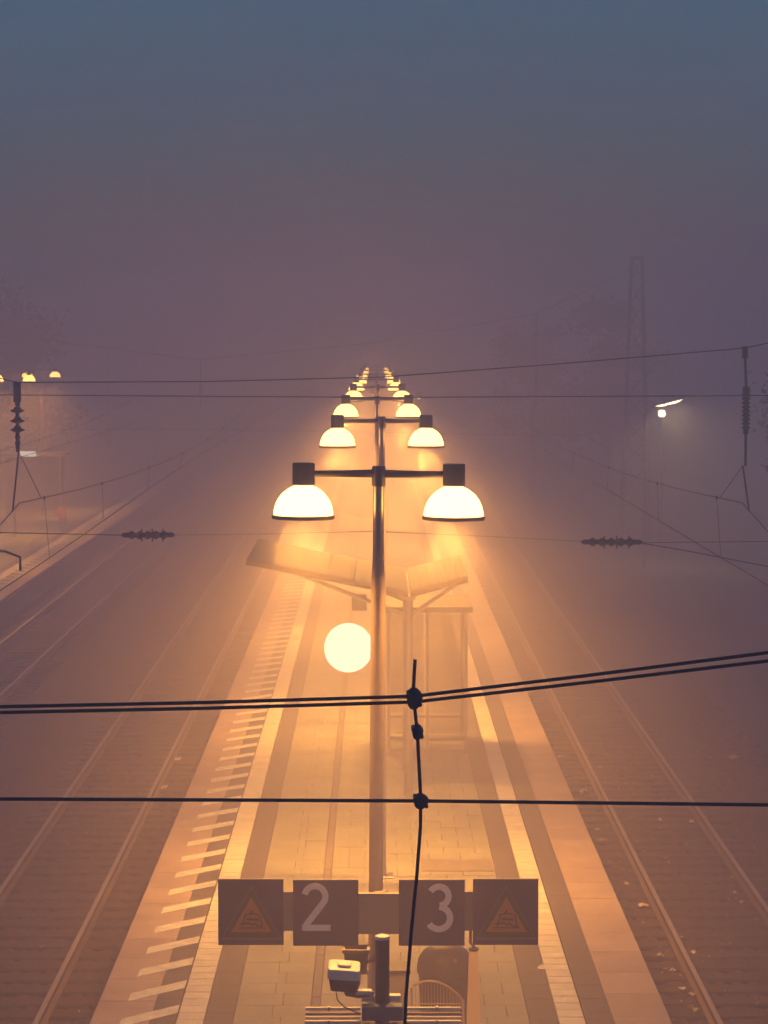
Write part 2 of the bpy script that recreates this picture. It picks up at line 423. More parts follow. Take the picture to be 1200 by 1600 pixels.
def panel(p0, p1, dz=0):
    o = B(sx(p0), sx(p1), -.012, .010, zb+dz, zt+dz).build('panel', 'sign_blue', sg)
    B(sx(p0)-.004, sx(p1)+.004, -.008, .008, zt+dz+.0005, zt+dz+.006).build('top_edge', 'sign_edge', o)
    return o
def arc(cx, cz, r_, a0, a1, n=14): return [(cx + r_*math.cos(R(a0+(a1-a0)*i/n)), cz + r_*math.sin(R(a0+(a1-a0)*i/n))) for i in range(n+1)]
two = arc(.275, .725, .215, 168, -28, 18) + [(.36, .49), (.065, .085), (.065, .05), (.56, .05)]
two = arc(.275, .725, .22, 170, -36, 18) + [(.075, .10)]
three_u = arc(.265, .745, .20, 150, -85, 18)
three_l = arc(.262, .285, .235, 88, -148, 20)
def digit(paths, p0, hpx, py_bottom, parent, wrel=.132):
    h = hpx/S; x0 = sx(p0); z0 = wz(py_bottom, SY)
    m = MB()
    for i, p in enumerate(paths):
        yo = -.0150 - .0006*i
        m.ribbon([(x0+a*h, z0+c*h) for a, c in p], wrel*h, yo, -.0125)
    return m.build('number', 'sign_white', parent)
pt = panel(341, 443)
p2 = panel(458, 560, -.006)
digit([two, [(.0, .055), (.60, .055)]], 472, 75, 1453, p2)
p3 = panel(623, 726, -.006)
digit([three_u, three_l], 666, 76, 1455, p3)
pt2 = panel(739, 841)
def warning(parent, cpx):
    cx = sx(cpx); zc = wz(1470, SY)
    def tri(wd, h, z0, y, m, nm):
        return MB().prism([(cx-wd/2, z0), (cx+wd/2, z0), (cx, z0+h)], y, -.0125).build(nm, m, parent)
    tri(.500, .445, wz(1467, SY), -.0140, 'sign_line', 'outline')
    tri(.478, .424, wz(1465, SY), -.0150, 'sign_black', 'border')
    y_ = tri(.335, .290, wz(1455.5, SY), -.0165, 'sign_yellow', 'warning_field')
    pg = MB(); q = 1/S; z1 = wz(1450, SY)
    def pr(pts, wid, k): pg.ribbon([(cx+a*q, z1+c*q) for a, c in pts], wid*q, -.0180-.0004*k, -.0170)
    pr([(-14, 4), (-10, 22), (4, 24), (14, 20), (17, 4)], 2.2, 0)      # train front outline
    pr([(-8, 15), (12, 14)], 3.6, 1)
    pr([(-20, 1), (22, 1)], 1.6, 2)
    pr([(-18, 7), (-4, 9), (3, 5)], 2.4, 3)
    pr([(4, 9), (10, 4), (18, 3)], 2.6, 4)
    pr([(-3, 22), (1, 29)], 3.4, 5)
    pg.build('pictogram', 'sign_black', y_)
warning(pt, 393); warning(pt2, 791)

# ------------------------------------------------------------------ clock on the second post
cyk = 34.62
ck = empty('platform_clock', (wx(544, cyk), cyk, wz(1012, cyk))); tag(ck, 'round glowing white clock face beside the second lamp post', 'clock')
cr_ = 38*cyk/FPX
MB().lathe([(cr_*.97,-.085),(cr_,-.08),(cr_,.08),(cr_*.97,.085)], 48, axis='y', cap=False).build('case', 'clock', ck)
for sgn in (-1, 1):
    fc = MB().lathe([(.001, sgn*.088),(cr_*.97, sgn*.085)], 48, axis='y', cap=False).build('face', 'clock', ck)
    hd = MB().lathe([(.001, sgn*.0925),(.014, sgn*.0920)], 16, axis='y', cap=False).build('hand_hub', 'clock_mark', fc)
MB().tube([(cr_+.005, 0, .16), (wx(598, cyk)-wx(544, cyk)-.03, .14, .16)], .018, 10).build('bracket', 'steel', ck)
MB().tube([(cr_+.005, 0, -.16), (wx(598, cyk)-wx(544, cyk)-.03, .14, -.16)], .018, 10).build('bracket', 'steel', ck)

# ------------------------------------------------------------------ overhead wires
def wire(name, pts, r_, label, cat='wire', group=None, n=6):
    return tag(MB().tube(pts, r_, n).build(name, 'wire', smooth=True), label, cat, group)
def sag(p, q, s_, n=12):
    p = Vector(p); q = Vector(q)
    return [tuple(p.lerp(q, i/n) - Vector((0,0,s_*4*(i/n)*(1-i/n)))) for i in range(n+1)]
NY = 11.0
def near(px, py, Y=NY): return (wx(px, Y, py), Y, wz(py, Y))
GN = 'dark cables strung close to the viewpoint'
def ext(pa, pb, t): return (pa[0]+(pb[0]-pa[0])*t, pa[1]+(pb[1]-pa[1])*t)
for dy, lab, dl in ((0, 'upper of the twin dark cables crossing close to the viewpoint', 0), (1, 'lower of the twin dark cables crossing close to the viewpoint', 1)):
    a_ = (0, 1104+9*dy); c_ = (646, 1088+9*dy); e_ = (1200, 1020+13*dy)
    l0 = ext(c_, a_, 3.2); r0 = ext(c_, e_, 3.2)
    pts = [near(*l0), near(*a_), near(323, 1097.5+9*dy), near(*c_), near(923, 1055+10.8*dy), near(*e_), near(*r0)]
    wire('cable', pts, .0085, lab, 'cable', GN)
pts = [near(-1800, 1240), near(0, 1248), near(655, 1251.5), near(1200, 1258), near(2900, 1276)]
wire('cable', pts, .0085, 'single dark cable crossing level above the number signs', 'cable', GN)
hg = empty('hanger_cable', (wx(650, NY), NY-.01, wz(1600, NY))); tag(hg, 'upright hanger with three clamps tying the near cables together', 'hanger')
h0 = hg.location
def hp(px, py, dy=0): p = near(px, py); return (p[0]-h0.x, dy, p[2]-h0.z)
MB().tube([hp(648.5,1030), hp(646,1075), hp(648,1105), hp(652,1145), hp(657,1240), hp(657,1290), hp(651,1370), hp(644,1440), hp(634,1560), hp(630,1660), hp(622,1830)], .0078, 8).build('rod', 'wire', hg, smooth=True)
def clamp(px, py, rx, rz, nm='clamp'):
    c = hp(px, py); sc = NY/FPX
    body = MB().lathe([(.001,-.035),(.6,-.034),(.92,-.022),(1.0,-.008),(1.0,.008),(.92,.022),(.6,.034),(.001,.035)], 14, axis='y', cap=False)
    body.v = [(c[0]+v[0]*rx*sc*(1.0+.12*math.sin(3*math.atan2(v[2], v[0])+1)), v[1], c[2]+v[2]*rz*sc) for v in body.v]
    o = body.build(nm, 'wire', hg, smooth=True)
    bl = MB()
    for (ax, az) in ((-.75, .45), (.75, -.45)):
        bl.lathe([(.009,-.05),(.009,.05)], 6, (c[0]+ax*rx*sc, 0, c[2]+az*rz*sc), axis='y')
    bl.build('bolt', 'wire', o)
clamp(647, 1091, 12.5, 18); clamp(652, 1143, 9, 13); clamp(657, 1251, 12, 13)

# headspan over the tracks
HY = 33.0
def hspt(px, py, Y=HY): return (wx(px, Y, py), Y, wz(py, Y))
GH = 'thin cross wires of the overhead line'
wire('cross_wire', [hspt(-1200, 330), hspt(0, 591), hspt(28, 597.5), hspt(330, 596), hspt(600, 589), hspt(880, 568), hspt(1163, 544), hspt(1200, 536), hspt(2300, 290)], .0085,
     'upper thin cross wire passing just above the far lamps, joining both insulators', 'wire', GH)
wire('cross_wire', [hspt(-1200, 612), hspt(0, 617), hspt(600, 621), hspt(1200, 618), hspt(2300, 612)], .0075, 'thin level cross wire passing through the far lamps', 'wire', GH)
lw = empty('cross_wire', hspt(585, 836)); tag(lw, 'lower thin cross wire with a ribbed strain insulator at each side', 'wire', GH)
l0 = lw.location
def lp_(px, py): p = hspt(px, py); return (p[0]-l0.x, 0, p[2]-l0.z)
MB().tube([lp_(-1200,826), lp_(0,832), lp_(190,836)], .0075, 6).build('wire_span', 'wire', lw)
MB().tube([lp_(273,836), lp_(430,834), lp_(582,830), lp_(760,838), lp_(908,846)], .006, 6).build('wire_span', 'steel', lw)
MB().tube([lp_(1004,849), lp_(1080,862), lp_(1172,880), lp_(1500,940)], .0075, 6).build('wire_span', 'wire', lw)
MB().tube([lp_(1004,848), lp_(1200,846), lp_(2300,830)], .005, 6).build('wire_span', 'wire', lw)
def shed_prof(L, r0, r1, n, long=True):
    pf = [(.012, 0), (r0, L*.04)]
    for i in range(n):
        z_ = L*(.12 + .76*(i+.5)/n); d_ = L*.76/n
        pf += [(r0, z_-d_*.40), (r1, z_-d_*.12), (r1, z_+d_*.05), (r0, z_+d_*.32)]
    return pf + [(r0, L*.96), (.012, L)]
def strain(px0, px1, py):
    a_ = lp_(px0, py); c_ = lp_(px1, py); L = c_[0]-a_[0]
    o = MB().lathe(shed_prof(L, .034, .058, 5), 14, a_, axis='x').build('strain_insulator', 'insul', lw, smooth=True)
    f_ = MB()
    for t in (.38, .58, .78):
        f_.tube([(a_[0]+L*t, 0, a_[2]-.085), (a_[0]+L*t, 0, a_[2]+.085)], .011, 6)
    f_.build('fitting', 'insul', o)
strain(190, 273, 836); strain(908, 1004, 847)

def insulator(px, py0, py1, label, kind):
    L = (py1-py0)*HY/FPX
    t = empty('insulator_string', (wx(px, HY), HY, wz(py0, HY))); tag(t, label, 'insulator', 'hanging insulators under the cross wire')
    if kind == 'discs':
        def z(p): return -(p-py0)*HY/FPX
        MB().tube([(0,0,z(597)), (0,0,z(628))], .052, 12).build('turnbuckle', 'insul', t)
        MB().tube([(0,0,z(620)), (0,0,z(706))], .026, 10).build('rod', 'insul', t)
        for p in (641, 657, 671):
            MB().lathe([(.03,-.035),(.05,-.03),(.095,-.012),(.098,.0),(.05,.02),(.04,.045),(.03,.05)], 16, (0,0,z(p))).build('shed', 'insul', t, smooth=True)
        for p in (631, 683, 692):
            MB().lathe([(.02,-.03),(.036,-.015),(.036,.015),(.02,.03)], 12, (0,0,z(p))).build('link', 'insul', t, smooth=True)
    else:
        def z(p): return -(p-py0)*HY/FPX
        MB().tube([(0,0,z(541)), (0.0,0,z(560))], .04, 10).build('clevis', 'insul', t)
        MB().tube([(0,0,z(555)), (.02,0,z(606)), (.02,0,z(728))], .018, 8).build('rod', 'insul', t)
        MB().lathe(shed_prof(.64, .036, .06, 9), 14, (.02,0,z(680))).build('shed_stack', 'insul', t, smooth=True)
        MB().lathe([(.03,-.09),(.05,-.07),(.05,.07),(.03,.09)], 12, (.02,0,z(614))).build('link', 'insul', t, smooth=True)
    return t
insulator(28, 597, 706, 'dark insulator string with three wide sheds hanging at the left', 'discs')
insulator(1163, 541, 728, 'dark ribbed rod insulator hanging at the right', 'rod')

# contact lines along the tracks
def overhead_line(x, side, lab_m, lab_c):
    sp = [(12.0, 5.45), (33.0, 5.42), (100.0, 5.5), (170.0, 5.4)]
    t = empty('catenary_line', (x, 33.0, 0)); tag(t, lab_m, 'overhead wire', 'overhead lines above the tracks')
    pts = []
    def mz(y):
        for (ya, za), (yb, zb) in zip(sp[:-1], sp[1:]):
            if ya <= y <= yb:
                u = (y-ya)/(yb-ya); return za + (zb-za)*u - .60*4*u*(1-u)
        return 5.4
    for (ya, za), (yb, zb) in zip(sp[:-1], sp[1:]):
        n = 10
        for i in range(n): yy = ya+(yb-ya)*i/n; pts.append((0, yy-33, mz(yy)))
    MB().tube(pts, .0075, 6).build('messenger_wire', 'wire', t)
    def cz_(yy): return 4.5 + .02*math.sin(yy*.13)
    MB().tube([(0.1*math.sin(yy*.067), yy-33, cz_(yy)) for yy in np.arange(12, 170, 4.0)], .0085, 6).build('contact_wire', 'wire', t)
    for yy in (19, 26, 35.5, 43, 52, 61, 70, 77.5, 86, 96):
        MB().tube([(0, yy-33, mz(yy)), (0.1*math.sin(yy*.067), yy-33, cz_(yy))], .004, 5).build('dropper', 'wire', t)
        MB().lathe([(.006,-.03),(.018,-.02),(.018,.02),(.006,.03)], 8, (0, yy-33, mz(yy))).build('clip', 'wire', t)
    if side:
        zi = wz(706, HY) if side < 0 else wz(728, HY)
        MB().tube([(.0,0,zi), (0,-.6,mz(32.4))], .012, 6).build('suspension_strap', 'wire', t)
        MB().tube([(.0,0,zi), (0,2.2,mz(35.2))], .006, 6).build('suspension_strap', 'wire', t)
        if side < 0: MB().tube([(-.75*side*-1, .0, 4.78), (-.2*side*-1, .02, 4.78), (.0, .03, 4.70), (0, .04, 4.52)], .017, 8).build('steady_arm', 'wire', t, smooth=True)
    return t
overhead_line(-4.72, -1, 'overhead line above the track left of the central platform', '')
overhead_line(4.86, 1, 'overhead line above the track right of the central platform', '')
overhead_line(-9.43, 0, 'overhead line above the leftmost track', '')

# distant headspan and lattice mast
DY = 100.0
def dpt(px, py, Y=DY): return (wx(px, Y, py), Y, wz(py, Y))
wire('cross_wire', [dpt(-600, 400), dpt(0, 525), dpt(150, 541), dpt(313, 562), dpt(580, 536), dpt(838, 490), dpt(990, 420)], .012, 'faint distant cross wire dipping at left and rising right to the lattice mast', 'wire', GH)
wire('cross_wire', [dpt(-600, 680), dpt(195, 670), dpt(400, 672), dpt(838, 680), dpt(990, 676)], .011, 'faint lower distant cross wire between the tracks and the mast', 'wire', GH)
for px, p0, p1, lab in ((313, 562, 640, 'faint distant hanger below the low point of the far cross wire at left'), (838, 490, 640, 'faint distant hanger below the far cross wire at right')):
    t = empty('insulator_string', dpt(px, p0)); tag(t, lab, 'insulator', 'distant hangers in the fog')
    L = (p1-p0)*DY/FPX
    MB().tube([(0,0,0), (0,0,-L)], .018, 6).build('rod', 'wire', t)
    MB().lathe(shed_prof(.6, .04, .075, 6), 10, (0,0,-L*.75)).build('shed_stack', 'insul', t)
def lattice_mast(x, y, h, wb, wt, label):
    t = empty('lattice_mast', (x, y, -.95)); tag(t, label, 'mast')
    def cpt(z_, i):
        w_ = (wb + (wt-wb)*z_/h)/2; return ((-w_, -w_), (w_, -w_), (w_, w_), (-w_, w_))[i]
    for i in range(4):
        MB().tube([(*cpt(0,i), 0), (*cpt(h,i), h)], [.06,.045], 6).build('leg', 'dark_metal', t)
    n = 13
    for k in range(n):
        z0, z1 = h*k/n, h*(k+1)/n
        br_ = MB()
        for i in range(4):
            j = (i+1) % 4
            a_, c_ = (i, j) if k % 2 else (j, i)
            br_.tube([(*cpt(z0,a_), z0), (*cpt(z1,c_), z1)], .02, 5)
        br_.build('brace', 'dark_metal', t)
    MB().box(-wt/2-.05, wt/2+.05, -wt/2-.05, wt/2+.05, h-.02, h+.12).build('head_frame', 'dark_metal', t)
    MB().box(-wb/2-.2, wb/2+.2, -wb/2-.2, wb/2+.2, -.04, .3).build('footing', 'core', t)
lattice_mast(wx(993, DY), DY, wz(405, DY)+.95, 1.15, .42, 'tall lattice mast rising out of the fog left of the white street lamp')

# ------------------------------------------------------------------ canopy and shelter down the platform
cn = empty('platform_canopy', (.55, 40.5, 0)); tag(cn, 'fog-veiled butterfly roof on the platform behind the clock', 'canopy')
cl = 4.2
for (xa, za, xb, zb_, nm) in ((-2.65, 3.95, -.02, 3.42, 'roof_wing'), (.95, 3.66, .02, 3.42, 'roof_wing')):
    pa = [(xa, za), (xb, zb_), (xb, zb_+.09), (xa, za+.09)] if xa < xb else [(xb, zb_), (xa, za), (xa, za+.09), (xb, zb_+.09)]
    wg = MB().prism(pa, 0, cl).build(nm, 'roof', cn)
    MB().tube([(xa, -.03, za+.045), (xb, -.03, zb_+.045)], .055, 8).build('fascia', 'roof', wg)
    for k in range(1, 6):
        u = k/6
        MB().tube([(xa+(xb-xa)*u, .02, za+(zb_-za)*u+.10), (xa+(xb-xa)*u, cl-.02, za+(zb_-za)*u+.092)], .010, 5).build('seam', 'roof', wg)
B(-.10, .10, 0.05, cl-.05, 3.36, 3.415).build('gutter', 'frame', cn)
for yy in (.8, 3.4):
    MB().tube([(0, yy, 0.0), (0, yy, 3.38)], .07, 12).build('column', 'steel', cn, smooth=True)
    MB().tube([(-1.9, yy, 3.74), (0, yy, 3.0)], .035, 8).build('strut', 'steel', cn)
    MB().tube([(.8, yy, 3.55), (0, yy, 3.0)], .035, 8).build('strut', 'steel', cn)
B(-.95, -.70, 1.3, 1.42, 3.05, 3.32).build('loudspeaker_box', 'grey_box', cn)
sh = empty('glass_shelter', (.95, 45.6, 0)); tag(sh, 'narrow glazed waiting shelter right of the lamp posts, dim in the fog', 'shelter')
sw, sd, shh = 1.42, 2.1, 2.62
for (a_, c_) in ((-sw/2, 0), (sw/2, 0), (-sw/2, sd), (sw/2, sd), (0, 0)):
    B(a_-.03, a_+.03, c_-.03, c_+.03, .002, shh).build('frame_post', 'frame', sh)
for k in range(2):
    xa = -sw/2+.035 + k*sw/2
    for z0, z1 in ((.04, 2.58),):
        B(xa, xa+sw/2-.07, -.006, .006, z0, z1).build('glass_pane', 'glass', sh)
        B(xa, xa+sw/2-.07, sd-.006, sd+.006, z0, z1).build('glass_pane', 'glass', sh)
for sgn in (-1, 1):
    for z0, z1 in ((.04, 2.58),): B(sgn*sw/2-.006, sgn*sw/2+.006, .04, sd-.04, z0, z1).build('glass_pane', 'glass', sh)
B(-sw/2-.12, sw/2+.12, -.12, sd+.12, shh+.002, shh+.10).build('roof', 'roof', sh)
B(-sw/2+.05, sw/2-.05, sd-.5, sd-.1, .42, .47).build('bench_seat', 'frame', sh)

# ------------------------------------------------------------------ things at the foot of the picture
QY = 18.0
def q(px, py, Y=QY): return (wx(px, Y), wz(py, Y))
dp = empty('display_post', (wx(597.5, QY, 1560), QY, 0)); tag(dp, 'capped steel post with pipe crossarm and blue box in front of the signs', 'post')
bx = dp.location.x
MB().lathe([(.052,.002),(.052,3.17)], 20).build('post', 'dark_metal', dp, smooth=True)
MB().lathe([(.001,3.206),(.03,3.204),(.052,3.195),(.056,3.185),(.056,3.172),(.05,3.1705)], 20, cap=False).build('cap', 'white_plastic', dp, smooth=True)
MB().box(-.15, .15, -.14, -.04, 2.60, 2.705, .008).build('junction_box', 'blue_box', dp)
arm = empty('crossarm', (0,0,0)); arm.parent = dp
for (px0, px1) in ((477, 563), (634, 720)):
    for j, (py, yy, r_) in enumerate(((1576, .05, .013), (1584, .0, .010), (1590, -.02, .011), (1597, -.09, .013))):
        z_ = wz(py, QY+yy)
        MB().tube([(wx(px0, QY, 1560)-bx, yy, z_), (wx(px1, QY, 1560)-bx, yy, z_)], r_, 10).build('tube', 'white_plastic' if j != 1 else 'grey_box', arm, smooth=True)
for px_ in (514, 683):
    for j, (py, yy) in enumerate(((1576, .05), (1597, -.09))):
        MB().lathe([(.016,-.008),(.020,-.004),(.020,.004),(.016,.008)], 12, (wx(px_, QY, 1560)-bx, yy, wz(py, QY+yy)), axis='x').build('pipe_clip', 'steel', arm, smooth=True)
B(wx(477, QY, 1560)-bx, wx(720, QY, 1560)-bx, -.115, .075, 2.15, 2.56).build('display_case', 'dark_metal', dp)
MB().box(wx(565, QY, 1560)-bx, wx(585, QY, 1560)-bx, .02, .09, 2.70, 2.745, .004).build('bracket', 'white_plastic', dp)
MB().box(wx(606, QY, 1560)-bx, wx(626, QY, 1560)-bx, .02, .09, 2.70, 2.745, .004).build('bracket', 'white_plastic', dp)
# flood lamp / loudspeaker on an arm
fl = empty('loudspeaker', (wx(538, QY, 1560), QY-.02, wz(1556, QY))); tag(fl, 'white-topped rounded loudspeaker tilted on a short arm beside the capped post', 'loudspeaker')
def rbox(w_, d_, z0, z1, r_, seg=5, tw=1.0):
    pts = []
    for cx, cy_, a0 in ((w_/2-r_, d_/2-r_, 0), (-w_/2+r_, d_/2-r_, 90), (-w_/2+r_, -d_/2+r_, 180), (w_/2-r_, -d_/2+r_, 270)):
        for i in range(seg+1): a = R(a0+90*i/seg); pts.append((cx+r_*math.cos(a), cy_+r_*math.sin(a)))
    m = MB(); n = len(pts)
    lv = [(z0, tw), (z1-.012, 1.0), (z1-.004, .97), (z1, .90)]
    vs_ = [(x*s_, y*s_, z_) for z_, s_ in lv for x, y in pts]
    fs_ = [tuple(reversed(range(n)))] + [(i*n+k, i*n+(k+1) % n, (i+1)*n+(k+1) % n, (i+1)*n+k) for i in range(len(lv)-1) for k in range(n)] + [tuple((len(lv)-1)*n+k for k in range(n))]
    return m.add(vs_, fs_)
o = rbox(.232, .20, .0, .095, .03, tw=.86).build('body', 'dark_box', fl, (0, 0, .07), True); o.rotation_euler = (R(9), R(4), 0)
o2 = rbox(.236, .206, .0, .075, .034).build('cover', 'white_plastic', fl, (-.004, -.012, .165), True); o2.rotation_euler = (R(9), R(4), 0)
rbox(.10, .09, .0, .016, .02).build('badge', 'white_plastic', o2, (0, 0, .076), True)
MB().tube([(.0,0,.08), (.02,0,.02), (.10,0,.005), (wx(590, QY, 1560)-wx(538, QY, 1560)-.03,.02,.02)], .02, 8).build('arm', 'grey_box', fl, smooth=True)
B(.085, .20, -.035, .03, .022, .05).build('arm_plate', 'white_plastic', fl)
MB().tube([(-.06,-.05,.06), (-.05,-.06,-.01), (.0,-.06,-.06), (.08,-.05,-.1), (.12,-.03,-.12)], .005, 6).build('cable', 'wire', fl, smooth=True)
# dark housing on the lamp post
ls = empty('loudspeaker', (wx(556, 20.3), 20.30, wz(1508, 20.3))); tag(ls, 'dark box loudspeaker on the lamp post below the number two', 'loudspeaker')
MB().add([(-.10,-.09,.12),(.10,-.09,.12),(.10,.09,.12),(-.10,.09,.12),(-.085,-.07,-.06),(.085,-.07,-.06),(.085,.07,-.06),(-.085,.07,-.06)],
         [(0,1,2,3),(7,6,5,4),(4,5,1,0),(5,6,2,1),(6,7,3,2),(7,4,0,3)]).build('housing', 'dark_box', ls)
for a_ in ((-.112,.112,-.102,-.080),(-.112,.112,.080,.102)): B(a_[0], a_[1], a_[2], a_[3], .1205, .15).build('lip', 'grey_box', ls)
for a_ in ((-.112,-.09,-.0795,.0795),(.09,.112,-.0795,.0795)): B(a_[0], a_[1], a_[2], a_[3], .1205, .15).build('lip', 'grey_box', ls)
MB().tube([(.09,0,.03), (.19,.16,.03)], .018, 8).build('bracket', 'dark_metal', ls)
# cabinet behind the post
CY_ = 25.2
cb = empty('equipment_cabinet', (wx(606, CY_), CY_, 0)); tag(cb, 'brown grey equipment cabinet on the platform behind the capped post', 'cabinet')
ch = wz(1521, CY_)
B(-.21, .21, 0, .34, .06, ch).build('body', 'grey_box', cb)
B(-.235, .235, -.03, .36, ch+.001, ch+.035).build('lid', 'dark_box', cb)
B(-.19, -.006, -.014, -.002, .12, ch-.06).build('door', 'grey_box', cb); B(.006, .19, -.014, -.002, .12, ch-.06).build('door', 'grey_box', cb)
B(-.19, .19, .03, .31, .002, .059).build('plinth', 'dark_box', cb)
# litter bin with a rounded dark hood
bn = empty('litter_bin', (wx(697, 26.6), 26.6, 0)); tag(bn, 'large dark round-shouldered bin behind the wire bench', 'bin')
MB().lathe([(.24,.05),(.26,.1),(.285,.7),(.30,.74)], 24).build('drum', 'dark_box', bn, smooth=True)
MB().lathe([(.305,.745),(.308,.80),(.29,.90),(.235,.98),(.14,1.03),(.02,1.045)], 24, cap=False).build('hood', 'dark_box', bn, smooth=True)
MB().lathe([(.18,.002),(.18,.049)], 20).build('foot', 'dark_box', bn)
MB().lathe([(.001,-.01),(.02,0)], 10, (.10,-.265,.93), axis='y', cap=False).build('lock', 'sign_yellow', bn)
# wire bench seat
BY = 24.6
bs = empty('wire_bench', (wx(684, BY), BY, 0)); tag(bs, 'curved wire mesh bench shell at the foot of the dark bin', 'bench')
zs = wz(1580, BY)
rim_pts = []
for i in range(17):
    u = i/16; rim_pts.append((-.24+.50*u, .18, zs+.06+.20*math.sin(math.pi*min(1, .25+u*.75))**.8))
MB().tube(rim_pts, .013, 8).build('back_rim', 'mesh_wire', bs, smooth=True)
for i in range(1, 16):
    p = rim_pts[i]; MB().tube([p, (p[0], .14, zs-.05), (p[0], -.02, zs-.13), (p[0], -.26, zs-.12)], .0045, 5).build('wire', 'mesh_wire', bs)
for j, (yy, zz) in enumerate(((.165, .03), (.15, -.02), (.135, -.06), (.08, -.085), (.02, -.115), (-.06, -.127), (-.14, -.125), (-.22, -.121))):
    MB().tube([(-.25, yy, zs+zz), (.27, yy, zs+zz)], .0045, 5).build('wire', 'mesh_wire', bs)
MB().tube([(-.25,-.27,zs-.12),(.27,-.27,zs-.12)], .013, 8).build('front_rim', 'mesh_wire', bs)
MB().tube([(-.25,.18,zs+.19),(-.25,.13,zs-.06),(-.25,-.02,zs-.13),(-.25,-.27,zs-.12)], .013, 8).build('side_rim', 'mesh_wire', bs)
MB().tube([(.27,.18,zs+.07),(.27,.13,zs-.06),(.27,-.02,zs-.13),(.27,-.27,zs-.12)], .013, 8).build('side_rim', 'mesh_wire', bs)
for xx in (-.15, .17):
    MB().tube([(xx, -.05, .002), (xx, -.05, zs-.14)], .022, 8).build('leg', 'steel', bs)
# pale slim pillar
pl = empty('validator_pillar', (wx(742, 24.0), 24.0, 0)); tag(pl, 'pale slim tapered pillar under the right-hand warning sign', 'pillar')
hz_ = wz(1486, 24.0)
MB().add([(-.10,-.08,.002),(.10,-.08,.002),(.10,.08,.002),(-.10,.08,.002),(-.045,-.04,hz_),(.04,-.04,hz_),(.04,.04,hz_),(-.045,.04,hz_)],
         [(3,2,1,0),(4,5,6,7),(0,1,5,4),(1,2,6,5),(2,3,7,6),(3,0,4,7)]).build('body', 'coping', pl)
MB().tube([(0,0,hz_-.01),(0,0,hz_+.05),(-.03,0,hz_+.08),(-.03,0,hz_+.22)], .016, 8).build('handle', 'dark_metal', pl, smooth=True)
MB().lathe([(.03,0),(.05,.01),(.05,.03),(.03,.04)], 14, (0,0,hz_+.0)).build('collar', 'dark_metal', pl, smooth=True)

# ------------------------------------------------------------------ litter and leaves
def gpt(px, py, z=-.70): Y = (CZ-z)/math.tan(math.atan((py-800)/FPX)+PITCH); return (wx(px, Y, py), Y, z)
big = [(876,1184,10), (908,1239,8),(940,1315,20),(933,1298,10),(1005,1416,20),(1032,1495,14),(1052,1519,12),(1147,1184,26),(1081,1285,11),(1031,1283,8),(938,1200,8),(1018,1214,7),(1084,1490,10),(980,1382,11),(1158,1412,8),(1148,1397,8),(1080,1555,16),(1088,1580,18),(1066,1548,14),(912,1236,12)]
for i, (px, py, wpx) in enumerate(big):
    z_ = -.70
    p = gpt(px, py, z_); w_ = wpx*p[1]/FPX
    m = MB(); n = 9; top = []
    for k in range(n):
        a = 2*math.pi*k/n; rr = w_/2*random.uniform(.6, 1.1); top.append((rr*math.cos(a), rr*1.25*math.sin(a), .012+random.uniform(-.01, .035)))
    m.add([(0,0,.04)] + top + [(x_, y_, z__-.004) for x_, y_, z__ in top], [(0, 1+k, 1+(k+1) % n) for k in range(n)] + [(1+k, 1+n+k, 1+n+(k+1) % n, 1+(k+1) % n) for k in range(n)])
    tag(m.build('fallen_leaf', 'paper' if i % 3 == 0 else 'leaf_pale', None, p), {2: 'wide pale scrap between platform edge and right track, level with the lowest cross cable',
        4: 'bright pale scrap by the right track just above the level of the number signs',
        7: 'lone pale scrap far out beyond the outer rail of the right track'}.get(i, 'pale curled leaf or scrap lying on the ballast of the right track'), 'leaf', 'pale scraps on the right track')
for i, (px, py, wpx) in enumerate([(255,1231,15), (276,1187,15)]):
    p = gpt(px, py); w_ = wpx*p[1]/FPX
    m = MB().add([(-w_/2,-.09,0),(w_/2*.8,-.12,.02),(w_/2,.1,.045),(-w_/2*.7,.12,.015),(-w_/2,-.09,-.004),(w_/2*.8,-.12,.016),(w_/2,.1,.041),(-w_/2*.7,.12,.011)], [(0,1,2,3),(7,6,5,4),(0,4,5,1),(1,5,6,2),(2,6,7,3),(3,7,4,0)])
    tag(m.build('paper_scrap', 'paper', None, p), ('nearer' if i == 0 else 'farther') + ' pale paper scrap lying between left rail and platform', 'litter', 'paper scraps by the left track')
p = gpt(847, 1513, .004)
tag(MB().add([(-.055,-.05,0),(.05,-.06,.006),(.06,.05,.02),(0,.07,.03),(-.05,.04,.01)], [(0,1,2,3,4)]).build('paper_scrap', 'paper', None, p), 'pale leaf lying alone on the dark stripe of the platform', 'litter')
lv = MB()
for i in range(420):
    Y = random.uniform(25, 50); x = PR + abs(random.gauss(0, 1))*1.0 + .05 if i < 260 else random.uniform(PR, 7.5)
    if i > 360: x = random.uniform(-6, PL-.05)
    if x > 7.6: continue
    s_ = random.uniform(.015, .04); a = random.uniform(0, 6.28); zz = -.705
    c, s2 = math.cos(a)*s_, math.sin(a)*s_
    lv.add([(x-c,Y-s2,zz),(x+s2*.6,Y-c*.6,zz+.01),(x+c,Y+s2,zz+.02),(x-s2*.6,Y+c*.6,zz+.008)], [(0,1,2,3)])
tag(lv.build('leaf_litter', 'leaf_pale'), 'small fallen leaves strewn over the ballast', 'leaves', kind='stuff')

